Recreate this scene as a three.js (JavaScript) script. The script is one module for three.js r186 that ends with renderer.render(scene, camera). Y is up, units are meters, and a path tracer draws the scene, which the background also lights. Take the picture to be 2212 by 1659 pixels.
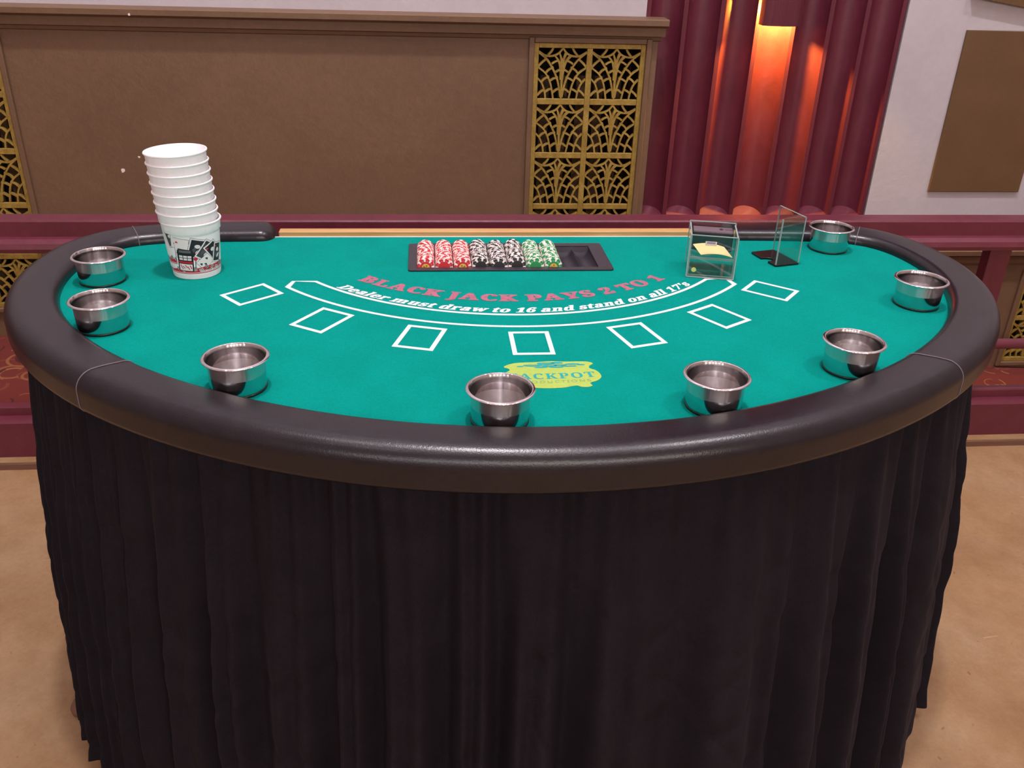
import * as THREE from 'three';
import { RoundedBoxGeometry } from 'three/addons/geometries/RoundedBoxGeometry.js';
import { mergeGeometries, mergeVertices, toCreasedNormals } from 'three/addons/utils/BufferGeometryUtils.js';
import { ImprovedNoise } from 'three/addons/math/ImprovedNoise.js';
import { FontLoader } from 'three/addons/loaders/FontLoader.js';

// ------------------------------------------------------------------ camera, exposure, lights
const scene = new THREE.Scene();
scene.background = new THREE.Color(0x000000);
const camera = new THREE.PerspectiveCamera(46.53, 2212 / 1659, 0.05, 60);
camera.rotation.order = 'YXZ';
camera.position.set(-0.188, 1.70, 2.182);
camera.rotation.set(THREE.MathUtils.degToRad(-27.257), THREE.MathUtils.degToRad(-6.0), THREE.MathUtils.degToRad(1.796));
const renderer = new THREE.WebGLRenderer({ antialias: true });
renderer.toneMapping = THREE.LinearToneMapping;
renderer.toneMappingExposure = 0.21;
renderer.shadowMap.enabled = true;
const CEIL = 8.0;
const LAMP_COLOR = 0xfffaff;
// unseen ceiling lamps, placed to light table and room: x, z, candela, radius
const UNSEEN_LAMPS = [
  [-0.15, 0.85, 340, 0.13], [3.5, 1.0, 170, 0.13], [-2.6, 0.9, 34, 0.13],
  [0.4, 3.4, 18, 0.13], [-2.9, 3.6, 14, 0.13], [3.5, 3.8, 14, 0.13],
  [0.9, 2.0, 14, 0.09], [-0.6, 2.2, 14, 0.09], [1.7, 2.3, 12, 0.09],
];
// unseen pendant globes behind the camera, placed to light upright faces: x, height, z, candela, colour
const UNSEEN_PENDANTS = [[-2.7, 2.9, 5.3, 7, 0xfff8f6], [-1.5, 3.1, 5.5, 9, 0xfdfaff], [-0.45, 3.2, 5.6, 12, 0xfdfaff], [0.5, 3.2, 5.6, 16, 0xfff2dc], [1.5, 3.1, 5.5, 20, 0xfdfaff], [2.8, 2.9, 5.3, 22, 0xffeedc]];

// ------------------------------------------------------------------ helpers
let seed = 20240611;
function rnd() { seed = (seed * 1664525 + 1013904223) >>> 0; return seed / 4294967296; }
const rr = (a, b) => a + (b - a) * rnd();
const perlin = new ImprovedNoise();
const nz = (x, y = 0, z = 0) => perlin.noise(x + 31.7, y + 17.3, z + 5.1);
const R = THREE.MathUtils.degToRad;
const lerp = (a, b, t) => a + (b - a) * t;
const sstep = (a, b, x) => { const t = Math.min(1, Math.max(0, (x - a) / (b - a))); return t * t * (3 - 2 * t); };
const used = {};
function numbered(n) { if (!(n in used)) { used[n] = 0; return n; } used[n]++; return n + '_' + String(used[n]).padStart(3, '0'); }
function shadows(o) { o.castShadow = true; o.receiveShadow = true; return o; }
function mesh(name, geo, mat, parent) {
  const m = shadows(new THREE.Mesh(geo, mat)); m.name = parent === scene ? numbered(name) : name; parent.add(m); return m;
}
function tag(o, label, category, group) { o.userData.label = label; o.userData.category = category; if (group) o.userData.group = group; return o; }
function thing(name, label, category, group) { const g = new THREE.Group(); g.name = numbered(name); scene.add(g); return tag(g, label, category, group); }
function struct(o, label, category) { o.userData.kind = 'structure'; if (label) { o.userData.label = label; o.userData.category = category; } return o; }
function boxG(x0, x1, y0, y1, z0, z1) { const g = new THREE.BoxGeometry(x1 - x0, y1 - y0, z1 - z0); g.translate((x0 + x1) / 2, (y0 + y1) / 2, (z0 + z1) / 2); return g; }
function rboxG(x0, x1, y0, y1, z0, z1, r = 0.004, s = 2) {
  const g = new RoundedBoxGeometry(x1 - x0, y1 - y0, z1 - z0, s, r); g.translate((x0 + x1) / 2, (y0 + y1) / 2, (z0 + z1) / 2); return g;
}
function metreUV(g) { // box-projected texture coordinates in metres
  if (g.index) g = g.toNonIndexed();
  const p = g.attributes.position, n = g.attributes.normal, uv = new Float32Array(p.count * 2);
  for (let i = 0; i < p.count; i++) {
    const ax = Math.abs(n.getX(i)), ay = Math.abs(n.getY(i)), az = Math.abs(n.getZ(i));
    if (ay >= ax && ay >= az) { uv[2 * i] = p.getX(i); uv[2 * i + 1] = p.getZ(i); }
    else if (az >= ax) { uv[2 * i] = p.getX(i); uv[2 * i + 1] = p.getY(i); }
    else { uv[2 * i] = p.getZ(i); uv[2 * i + 1] = p.getY(i); }
  }
  g.setAttribute('uv', new THREE.BufferAttribute(uv, 2)); return g;
}
// profile polygon given as [z, y] swept straight along x
function beamG(x0, x1, prof) {
  const s = new THREE.Shape(prof.map(([z, y]) => new THREE.Vector2(z, y)));
  const g = new THREE.ExtrudeGeometry(s, { depth: x1 - x0, bevelEnabled: false, steps: 1 });
  const p = g.attributes.position;
  for (let i = 0; i < p.count; i++) { const z = p.getX(i), y = p.getY(i), x = p.getZ(i); p.setXYZ(i, x0 + x, y, z); }
  const q = p.array; // mirrored axes: flip winding (non-indexed)
  for (let i = 0; i < p.count; i += 3) for (let k = 0; k < 3; k++) { const a = (i + 1) * 3 + k, b = (i + 2) * 3 + k, t = q[a]; q[a] = q[b]; q[b] = t; }
  g.computeVertexNormals(); return metreUV(g);
}
function grid(nu, nv, f, uvf, closedU = false) {
  const pos = [], uv = [], idx = [];
  for (let j = 0; j <= nv; j++) for (let i = 0; i <= nu; i++) { pos.push(...f(i, j)); uv.push(...(uvf ? uvf(i, j) : [i / nu, j / nv])); }
  const w = nu + 1;
  for (let j = 0; j < nv; j++) for (let i = 0; i < nu; i++) { const a = j * w + i, b = a + 1, c = a + w, d = c + 1; idx.push(a, b, d, a, d, c); }
  const g = new THREE.BufferGeometry();
  g.setAttribute('position', new THREE.Float32BufferAttribute(pos, 3)); g.setAttribute('uv', new THREE.Float32BufferAttribute(uv, 2)); g.setIndex(idx); g.computeVertexNormals(); return g;
}
// ---- tiling noise textures
function tileNoise(w, h, cells, sd) {
  let s = sd >>> 0; const r = () => { s = (s * 1664525 + 1013904223) >>> 0; return s / 4294967296; };
  const L = cells.map(([cx, cy, amp]) => { const v = new Float32Array(cx * cy); for (let i = 0; i < v.length; i++) v[i] = r() * 2 - 1; return { cx, cy, amp, v }; });
  const out = new Float32Array(w * h);
  for (let y = 0; y < h; y++) for (let x = 0; x < w; x++) {
    let a = 0;
    for (const l of L) {
      const fx = x / w * l.cx, fy = y / h * l.cy, ix = Math.floor(fx), iy = Math.floor(fy); let tx = fx - ix, ty = fy - iy;
      tx = tx * tx * (3 - 2 * tx); ty = ty * ty * (3 - 2 * ty);
      const g = (i, j) => l.v[((j % l.cy) + l.cy) % l.cy * l.cx + ((i % l.cx) + l.cx) % l.cx];
      a += l.amp * lerp(lerp(g(ix, iy), g(ix + 1, iy), tx), lerp(g(ix, iy + 1), g(ix + 1, iy + 1), tx), ty);
    }
    out[y * w + x] = a;
  }
  return out;
}
function dataTex(w, h, fn, srgb, metres) {
  const d = new Uint8Array(w * h * 4);
  for (let i = 0; i < w * h; i++) { const c = fn(i % w, Math.floor(i / w), i); d[4 * i] = c[0]; d[4 * i + 1] = c[1]; d[4 * i + 2] = c[2]; d[4 * i + 3] = 255; }
  const t = new THREE.DataTexture(d, w, h, THREE.RGBAFormat); t.wrapS = t.wrapT = THREE.RepeatWrapping; t.magFilter = THREE.LinearFilter; t.minFilter = THREE.LinearMipmapLinearFilter; t.generateMipmaps = true;
  if (srgb) t.colorSpace = THREE.SRGBColorSpace;
  if (metres) t.repeat.set(1 / metres, 1 / metres);
  t.needsUpdate = true; return t;
}
const cl = (v) => Math.max(0, Math.min(255, Math.round(v)));
function toned(w, cells, sd, base, amps, metres) { // colour texture: base sRGB colour with layered grain
  const n = tileNoise(w, w, cells, sd);
  return dataTex(w, w, (x, y, i) => base.map((b, k) => cl(b + n[i] * amps[k])), true, metres);
}
function bumpTex(w, cells, sd, metres) { const n = tileNoise(w, w, cells, sd); return dataTex(w, w, (x, y, i) => { const v = cl(128 + 110 * n[i]); return [v, v, v]; }, false, metres); }
const std = (o) => new THREE.MeshStandardMaterial(o);
const phys = (o) => new THREE.MeshPhysicalMaterial(o);

// ------------------------------------------------------------------ materials
const grain = bumpTex(256, [[128, 128, 0.6], [64, 64, 0.4], [24, 24, 0.3]], 11, 0.12);
const plasterBump = bumpTex(256, [[90, 90, 0.5], [30, 30, 0.5], [8, 8, 0.4]], 12, 0.6);
const M = {};
M.felt = phys({ specularIntensity: 0.12, map: toned(512, [[256, 256, 4], [128, 128, 3], [9, 9, 2.5], [4, 4, 2]], 21, [0, 132, 121], [0, 1, 1], 0.35), roughness: 0.95, bumpMap: bumpTex(256, [[128, 128, 0.8], [64, 64, 0.5]], 22, 0.1), bumpScale: 0.0004 });
M.printWhite = std({ color: 0xdce0e5, roughness: 0.9 });
M.printRose = std({ map: toned(256, [[128, 128, 9], [40, 40, 6], [12, 12, 5]], 23, [164, 94, 114], [1, 1, 1], 0.1), roughness: 0.9 });
M.printLime = std({ map: toned(256, [[128, 128, 6], [20, 20, 4]], 24, [162, 186, 86], [1, 1, 1], 0.1), roughness: 0.9 });
M.printTeal = std({ color: 0x0a9a9c, roughness: 0.9 });
M.printFaint = std({ color: 0x74a068, roughness: 0.9 });
M.leather = phys({ map: toned(512, [[128, 128, 2], [48, 48, 2], [14, 14, 2]], 25, [25, 21, 27], [1, 1, 1], 0.3), roughness: 0.29, specularIntensity: 1.0, bumpMap: bumpTex(512, [[200, 200, 0.6], [90, 90, 0.4], [30, 30, 0.15]], 26, 0.22), bumpScale: 0.00018 });
M.thread = std({ color: 0x6b6068, roughness: 0.7 });
M.skirt = phys({ map: toned(512, [[256, 256, 3], [90, 90, 2], [10, 10, 2]], 27, [22, 18, 26], [1, 0.9, 1], 0.4), roughness: 0.85, specularIntensity: 0.4, sheen: 0.2, sheenRoughness: 0.5, sheenColor: new THREE.Color(0x6a5c78), side: THREE.DoubleSide, bumpMap: bumpTex(256, [[128, 128, 0.6], [64, 64, 0.5]], 28, 0.1), bumpScale: 0.0004 });
function woodTex(sd, a, b, metres) {
  const n = tileNoise(512, 512, [[6, 180, 0.7], [3, 60, 0.6], [2, 12, 0.5]], sd);
  const t = dataTex(512, 512, (x, y, i) => { const k = 0.5 + 0.5 * n[i]; return [0, 1, 2].map((c) => cl(lerp(a[c], b[c], k))); }, true, metres); return t;
}
M.paleWood = std({ map: woodTex(31, [176, 130, 76], [208, 166, 110], 0.5), roughness: 0.5 });
M.backing = std({ color: 0xe8e8ea, roughness: 0.8 });
M.board = std({ color: 0x5a4632, roughness: 0.8 });
M.steel = phys({ color: new THREE.Color(0.72, 0.69, 0.69), metalness: 1, roughness: 0.23, anisotropy: 0.97, anisotropyRotation: Math.PI / 2 });
M.steelBody = phys({ color: new THREE.Color(0.66, 0.63, 0.63), metalness: 1, roughness: 0.085, anisotropy: 0.5, anisotropyRotation: Math.PI / 2 });
M.steelRim = phys({ color: new THREE.Color(0.76, 0.75, 0.77), metalness: 1, roughness: 0.07 });
M.white = phys({ color: 0xf8f6f9, roughness: 0.38, specularIntensity: 0.6 });
M.trayPlastic = phys({ color: 0x2c2730, roughness: 0.36, bumpMap: grain, bumpScale: 0.0003 });
M.chip = std({ vertexColors: true, roughness: 0.55 });
M.acrylic = phys({ color: 0xf2f8f6, transmission: 1, thickness: 0, roughness: 0.03, ior: 1.49 });
M.acrylicEdge = phys({ color: 0xb4c6c4, transmission: 0.3, thickness: 0, roughness: 0.25, ior: 1.49 });
M.blackAcrylic = phys({ color: 0x141011, roughness: 0.22 });
M.blackBox = std({ color: 0x221f26, roughness: 0.45 });
M.cutCard = std({ color: 0xffdf9e, roughness: 0.55 });
M.brownPaint = std({ map: toned(512, [[180, 180, 2], [60, 60, 2], [9, 9, 3], [4, 4, 3]], 41, [111, 84, 62], [1, 0.9, 0.8], 1.6), roughness: 0.55, bumpMap: plasterBump, bumpScale: 0.0008 });
M.plaster = std({ map: toned(512, [[120, 120, 2], [30, 30, 2], [7, 7, 3]], 42, [189, 182, 188], [1, 1, 1], 2.0), roughness: 0.7, bumpMap: plasterBump, bumpScale: 0.0006 });
M.darkPanel = std({ map: toned(256, [[100, 100, 2], [12, 12, 3]], 43, [98, 72, 45], [1, 0.9, 0.8], 1.0), roughness: 0.6 });
M.burgundy = phys({ map: toned(512, [[140, 140, 2], [40, 40, 3], [8, 8, 4]], 44, [95, 36, 51], [1, 0.6, 0.7], 0.8), roughness: 0.36, bumpMap: plasterBump, bumpScale: 0.0005 });
M.gold = phys({ map: toned(256, [[60, 60, 12], [14, 14, 12], [4, 4, 8]], 45, [160, 133, 62], [1, 0.95, 0.7], 0.3), roughness: 0.5, metalness: 0.25 });
M.cavity = std({ color: 0x2a211c, roughness: 0.95 });
M.curbWood = std({ map: woodTex(46, [96, 66, 52], [120, 84, 66], 0.6), roughness: 0.6 });
M.chipPaint = std({ color: 0xf0e2dd, roughness: 0.8 });
M.footWood = std({ color: 0x6b4a3c, roughness: 0.6 });
M.metalLeg = std({ color: 0x30302f, roughness: 0.4, metalness: 0.6 });
// stained concrete floor, with its dark specks and scratches
{
  const W = 1024, n = tileNoise(W, W, [[420, 420, 3.2], [150, 150, 3.2], [46, 46, 4.2], [14, 14, 6], [5, 5, 6]], 51), n2 = tileNoise(W, W, [[7, 11, 1], [24, 30, 0.6]], 52);
  const c = document.createElement('canvas'); c.width = c.height = W; const g = c.getContext('2d'); const im = g.createImageData(W, W);
  for (let i = 0; i < W * W; i++) { const w = n2[i] * 5; im.data[4 * i] = cl(146 + n[i] + w * 0.6); im.data[4 * i + 1] = cl(114 + n[i] * 1.05 + w); im.data[4 * i + 2] = cl(80 + n[i] * 1.0 + w * 1.3); im.data[4 * i + 3] = 255; }
  g.putImageData(im, 0, 0);
  for (let k = 0; k < 150; k++) { const a = rr(0.25, 0.75); g.fillStyle = `rgba(112,72,52,${a})`; g.beginPath(); g.ellipse(rr(0, W), rr(0, W), rr(1, 4.2), rr(0.8, 2.4), rr(0, 3), 0, 7); g.fill(); }
  for (let k = 0; k < 40; k++) { g.strokeStyle = k % 2 ? 'rgba(226,190,168,0.4)' : 'rgba(150,104,82,0.4)'; g.lineWidth = rr(0.8, 1.8); const x = rr(0, W), y = rr(0, W); g.beginPath(); g.moveTo(x, y); g.lineTo(x + rr(-26, 26), y + rr(-14, 14)); g.stroke(); }
  const t = new THREE.CanvasTexture(c); t.colorSpace = THREE.SRGBColorSpace; t.wrapS = t.wrapT = THREE.RepeatWrapping; t.repeat.set(1 / 1.7, 1 / 1.7);
  M.floor = std({ map: t, roughness: 0.6, bumpMap: bumpTex(256, [[100, 100, 0.4], [30, 30, 0.5], [8, 8, 0.5]], 53, 0.9), bumpScale: 0.0012 });
}
// patterned red and orange carpet
{
  const W = 512, c = document.createElement('canvas'); c.width = c.height = W; const g = c.getContext('2d'); g.fillStyle = '#64221a'; g.fillRect(0, 0, W, W);
  for (let k = 0; k < 46; k++) { g.strokeStyle = ['#84502f', '#6f3723', '#421411', '#8a5a34'][k % 4]; g.lineWidth = rr(4, 12); const x = rr(0, W), y = rr(0, W); g.beginPath(); g.arc(x, y, rr(18, 70), rr(0, 6), rr(0, 6) + 1.6); g.stroke(); }
  const t = new THREE.CanvasTexture(c); t.colorSpace = THREE.SRGBColorSpace; t.wrapS = t.wrapT = THREE.RepeatWrapping; t.repeat.set(1 / 0.6, 1 / 0.6);
  M.carpet = std({ map: t, roughness: 1 });
}

// ------------------------------------------------------------------ the room
const X0 = -4.6, X1 = 5.4, ZB = 6.4, ZW = -1.70;   // side walls, wall behind the camera, back wall plane
struct(mesh('floor', metreUV(boxG(X0, X1, -0.12, 0, -0.60, ZB)), M.floor, scene), 'tan stained concrete floor with dark specks', 'floor');
{ // carpeted ramp behind the railing, falling to the right
  const slope = -0.0485, yAt = (x) => slope * (x + 2.07);
  const g = grid(20, 2, (i, j) => { const x = lerp(X0, X1, i / 20); return [x, yAt(x), lerp(-0.60, ZW, j / 2)]; }, (i, j) => [lerp(X0, X1, i / 20), j * 0.55]);
  struct(mesh('floor_carpet', g, M.carpet, scene), 'red and orange patterned carpet ramp behind the railing', 'carpet');
}
struct(mesh('ceiling', metreUV(boxG(X0, X1, CEIL, CEIL + 0.15, ZW - 0.5, ZB)), std({ color: 0xccbebe, roughness: 0.9 }), scene), 'unseen pale plaster ceiling above the room', 'ceiling');  // out of view; height and tone chosen for reflections and bounce
const unseenRoomWall = std({ map: toned(256, [[40, 40, 2], [8, 8, 4]], 61, [140, 124, 118], [1, 1, 1], 2.0), roughness: 0.8 });  // walls out of view, tone chosen for the bounce light
struct(mesh('wall_left', metreUV(boxG(X0 - 0.15, X0, -0.6, CEIL, ZW - 0.5, ZB)), unseenRoomWall, scene), 'unseen pinkish plaster side wall left of the room', 'wall');
struct(mesh('wall_right', metreUV(boxG(X1, X1 + 0.15, -0.6, CEIL, ZW - 0.5, ZB)), unseenRoomWall, scene), 'unseen pinkish plaster side wall right of the room', 'wall');
struct(mesh('wall_front', metreUV(boxG(X0, X1, -0.6, CEIL, ZB, ZB + 0.15)), unseenRoomWall, scene), 'unseen pinkish plaster wall facing the table front', 'wall');
// back wall: white plaster, brown wainscot, fluted burgundy pilaster
const wallBack = new THREE.Group(); wallBack.name = numbered('wall_back'); scene.add(wallBack); struct(wallBack, 'white plaster back wall with a brown painted wainscot', 'wall');
mesh('plaster', metreUV(boxG(X0, 0.735, 1.30, CEIL, ZW - 0.2, ZW)), M.plaster, wallBack);
mesh('plaster', metreUV(boxG(1.842, X1, 0.36, CEIL, ZW - 0.2, ZW)), M.plaster, wallBack);
function holedPanel(x0, x1, y0, y1, z0, z1, holes) {
  const s = new THREE.Shape([[x0, y0], [x1, y0], [x1, y1], [x0, y1]].map((p) => new THREE.Vector2(...p)));
  for (const [a, b, c, d] of holes) s.holes.push(new THREE.Path([[a, c], [a, d], [b, d], [b, c]].map((p) => new THREE.Vector2(...p))));
  const g = new THREE.ExtrudeGeometry(s, { depth: z1 - z0, bevelEnabled: false }); g.translate(0, 0, z0); g.computeVertexNormals(); return metreUV(g);
}
const GR = { x0: 0.262, x1: 0.726, y0: 0.138, y1: 1.275 };       // main grille opening
const GL = { x0: -2.293, x1: -1.829, y0: 0.138, y1: 1.275 };
const GQ = { x0: 2.690, x1: 3.154, y0: -0.200, y1: 0.268 };
const WF = -1.65;                                               // wainscot face
mesh('wainscot', holedPanel(X0, 0.774, -0.3, 1.33, ZW - 0.02, WF, [GR, GL].map((h) => [h.x0, h.x1, h.y0, h.y1])), M.brownPaint, wallBack);
mesh('wainscot', holedPanel(1.842, X1, -0.6, 0.365, ZW - 0.02, WF, [[GQ.x0, GQ.x1, GQ.y0, GQ.y1]]), M.brownPaint, wallBack);
for (const [h, tint] of [[GR, 0], [GL, 1], [GQ, 2]]) { // dark duct box behind each grille
  const d = 0.3, z1 = ZW - 0.02, g = mergeGeometries([
    boxG(h.x0 - 0.02, h.x1 + 0.02, h.y0 - 0.02, h.y1 + 0.02, z1 - d - 0.02, z1 - d), boxG(h.x0 - 0.02, h.x0, h.y0, h.y1, z1 - d, z1), boxG(h.x1, h.x1 + 0.02, h.y0, h.y1, z1 - d, z1),
    boxG(h.x0, h.x1, h.y0 - 0.02, h.y0, z1 - d, z1), boxG(h.x0, h.x1, h.y1, h.y1 + 0.02, z1 - d, z1)]);
  mesh('duct', g, M.cavity, wallBack);
  for (let k = 0; k < 5; k++) mesh('duct_fin', boxG(h.x0 + 0.06 + k * 0.08, h.x0 + 0.10 + k * 0.08, h.y0, h.y1 - 0.16, z1 - 0.17, z1 - 0.16), M.darkPanel, wallBack);
}
function capTrim(name, x0, x1, yb, label) {
  const t = new THREE.Group(); t.name = name; scene.add(t); struct(t, label, 'trim');
  mesh('fascia', beamG(x0, x1 - 0.006, [[ZW, yb - 0.004], [WF + 0.030, yb], [WF + 0.032, yb + 0.034], [ZW, yb + 0.034]]), M.brownPaint, t);
  mesh('cap', beamG(x0, x1, [[ZW, yb + 0.034], [WF + 0.040, yb + 0.034], [WF + 0.052, yb + 0.042], [WF + 0.052, yb + 0.062], [WF + 0.046, yb + 0.066], [ZW, yb + 0.068]]), M.brownPaint, t);
  mesh('bead', beamG(x0, x1 - 0.016, [[WF, yb - 0.022], [WF + 0.006, yb - 0.018], [WF + 0.010, yb - 0.002], [WF, yb]]), M.brownPaint, t);
}
capTrim('trim_1', X0, 0.800, 1.308, 'brown moulded cap rail along the top of the tall wainscot');
capTrim('trim_2', 1.842, X1, 0.335, 'brown cap rail of the low wainscot under the white wall');
{ // sloping brown strip at the top of the white wall
  const s = new THREE.Shape([[2.10, 1.482], [3.4, 1.29], [3.4, 1.41], [2.10, 1.602]].map((p) => new THREE.Vector2(...p)));
  const g = new THREE.ExtrudeGeometry(s, { depth: 0.03, bevelEnabled: false }); g.translate(0, 0, ZW);
  struct(mesh('trim_3', metreUV(g), M.darkPanel, scene), 'brown sloping strip at the top of the white wall', 'trim');
}
tag(mesh('wall_panel', metreUV(rboxG(2.118, 2.558, 0.655, 1.352, ZW, ZW + 0.012, 0.003)), M.darkPanel, scene), 'dark brown rectangular panel set on the white wall', 'panel');
for (const [x, y, s] of [[-1.437, 0.744, 0.011], [-1.363, 0.800, 0.006], [-1.30, 1.352, 0.006]]) { // bare plaster where paint has flaked
  const sh = new THREE.Shape(); for (let k = 0; k < 9; k++) { const a = k / 9 * 6.283, r = s * rr(0.55, 1); const px = x + Math.cos(a) * r, py = y + Math.sin(a) * r; k ? sh.lineTo(px, py) : sh.moveTo(px, py); }
  const g = new THREE.ExtrudeGeometry(sh, { depth: 0.0012, bevelEnabled: false }); g.translate(0, 0, y > 1.2 ? WF + 0.052 : WF); mesh('paint_flake', g, M.chipPaint, wallBack);
}
// fluted pilaster
const FP = 0.1555, F0 = 0.8125, LEDGE = 0.54;
const pil = new THREE.Group(); pil.name = numbered('wall_pilaster'); scene.add(pil); struct(pil, 'burgundy fluted pilaster with concave vertical grooves', 'pilaster');
{
  const half = 0.0685, depth = 0.066, N = 20;
  const flute = grid(N, 1, (i, j) => { const a = Math.PI * (i / N); return [-Math.cos(a) * half, lerp(LEDGE, CEIL, j), -Math.sin(a) * depth]; }, (i, j) => [i / N * 0.16, j * 5.6]);
  const fill = []; // the flat ledge that closes each groove at its foot, rising to the back
  const ps = [], ix = [];
  ps.push(0, LEDGE, 0);
  for (let i = 0; i <= N; i++) { const a = Math.PI * (i / N); ps.push(-Math.cos(a) * half, LEDGE + Math.sin(a) * depth * 0.42, -Math.sin(a) * depth); }
  for (let i = 1; i <= N; i++) ix.push(0, i, i + 1);
  const lg = new THREE.BufferGeometry(); lg.setAttribute('position', new THREE.Float32BufferAttribute(ps, 3)); lg.setAttribute('uv', new THREE.Float32BufferAttribute(ps.filter((_, k) => k % 3 !== 1), 2)); lg.setIndex(ix); lg.computeVertexNormals();
  for (let k = 0; k < 7; k++) {
    const x = F0 + FP * k, f = mesh('flute', flute, M.burgundy, pil); f.position.set(x, 0, ZW);
    const l = mesh('flute_ledge', lg, M.burgundy, pil); l.position.set(x, 0, ZW);
  }
  for (let k = 0; k <= 7; k++) { const x = F0 + FP * (k - 0.5), w = FP / 2 - half; mesh('ridge', rboxG(x - w - 0.0005, x + w + 0.0005, LEDGE - 0.02, CEIL, ZW - 0.08, ZW + 0.0004, 0.0015), M.burgundy, pil); }
  mesh('plinth', metreUV(boxG(0.72, 1.842, -0.6, LEDGE - 0.001, ZW - 0.2, ZW + 0.002)), M.burgundy, pil);
  mesh('plinth_lip', metreUV(rboxG(0.775, 1.842, LEDGE - 0.016, LEDGE - 0.004, ZW - 0.02, ZW + 0.006, 0.002)), M.burgundy, pil);
  mesh('core', boxG(0.72, 1.842, -0.6, CEIL, ZW - 0.25, ZW - 0.2), M.burgundy, pil);
}
// amber sconce: a burgundy shield standing off the fourth groove, an amber tube behind it
{
  const sx = F0 + FP * 3, t = thing('wall_sconce', 'burgundy shield wall sconce with amber light spilling down the pilaster', 'wall lamp');
  t.position.set(sx, 1.357, ZW);
  const N = 16, hw = 0.078, hgt = 0.62;
  const outer = [], inner = [];
  for (let i = 0; i <= N; i++) { const a = lerp(-1, 1, i / N); const z = 0.050 + 0.034 * Math.sqrt(Math.max(0, 1 - a * a * 0.9)); outer.push([a * hw, z]); inner.push([a * (hw - 0.003), z - 0.004]); }
  const s = new THREE.Shape([...outer, ...inner.reverse()].map((p) => new THREE.Vector2(...p)));
  const g = new THREE.ExtrudeGeometry(s, { depth: hgt, bevelEnabled: false }); g.rotateX(-Math.PI / 2); g.scale(1, 1, -1);
  const ix = g.attributes.position; for (let i = 0; i < ix.count; i += 3) for (let k = 0; k < 3; k++) { const A = (i + 1) * 3 + k, B = (i + 2) * 3 + k, q = ix.array[A]; ix.array[A] = ix.array[B]; ix.array[B] = q; }
  g.computeVertexNormals(); mesh('shield', toCreasedNormals(g, 0.6), M.burgundy, t);
  mesh('shield_side', boxG(hw - 0.003, hw, 0, hgt, 0.001, 0.062), M.burgundy, t); mesh('shield_side', boxG(-hw, -hw + 0.003, 0, hgt, 0.009, 0.062), M.burgundy, t);
  mesh('shield_cap', boxG(-hw, hw, hgt - 0.01, hgt, -0.05, 0.05), M.burgundy, t);
  const bulb = mesh('lamp_tube', new THREE.CapsuleGeometry(0.011, 0.30, 4, 12), std({ color: 0xffb050, emissive: 0xffb038, emissiveIntensity: 40, roughness: 0.4 }), t); bulb.position.set(0, 0.215, 0.046);
  for (const y of [0.40]) mesh('bracket', boxG(-0.012, 0.012, y, y + 0.02, -0.06, 0.07), M.burgundy, t);
  for (const [y, i] of [[0.055, 1.0], [0.22, 0.6]]) { const p = new THREE.PointLight(0xffd050, i * 19, 0, 2); p.position.set(0, y, 0.046); p.castShadow = true; p.shadow.radius = 0.6; t.add(p); }
}

// ---- gold grilles
function ribbon(pts, w, z0, z1) { // flat strip along a 2-D polyline, with its own thickness
  const n = pts.length, L = [], Rr = [];
  for (let i = 0; i < n; i++) {
    const a = pts[Math.max(0, i - 1)], b = pts[Math.min(n - 1, i + 1)]; let tx = b[0] - a[0], ty = b[1] - a[1]; const l = Math.hypot(tx, ty) || 1; tx /= l; ty /= l;
    const hw = (Array.isArray(w) ? lerp(w[0], w[1], i / (n - 1)) : w) / 2; L.push([pts[i][0] - ty * hw, pts[i][1] + tx * hw]); Rr.push([pts[i][0] + ty * hw, pts[i][1] - tx * hw]);
  }
  const pos = [], idx = []; // rows of 4: front left, front right, back right, back left
  for (let i = 0; i < n; i++) pos.push(L[i][0], L[i][1], z1, Rr[i][0], Rr[i][1], z1, Rr[i][0], Rr[i][1], z0, L[i][0], L[i][1], z0);
  for (let i = 0; i < n - 1; i++) for (let k = 0; k < 4; k++) { const a = i * 4 + k, b = i * 4 + (k + 1) % 4, c = a + 4, d = b + 4; idx.push(a, b, d, a, d, c); }
  const g = new THREE.BufferGeometry(); g.setAttribute('position', new THREE.Float32BufferAttribute(pos, 3)); g.setIndex(idx);
  const q = g.toNonIndexed(); q.computeVertexNormals(); return q;
}
const curve = (pts, n = 10) => new THREE.CatmullRomCurve3(pts.map((p) => new THREE.Vector3(p[0], p[1], 0)), false, 'centripetal').getPoints(n).map((v) => [v.x, v.y]);
let latticeGeo;
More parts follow.
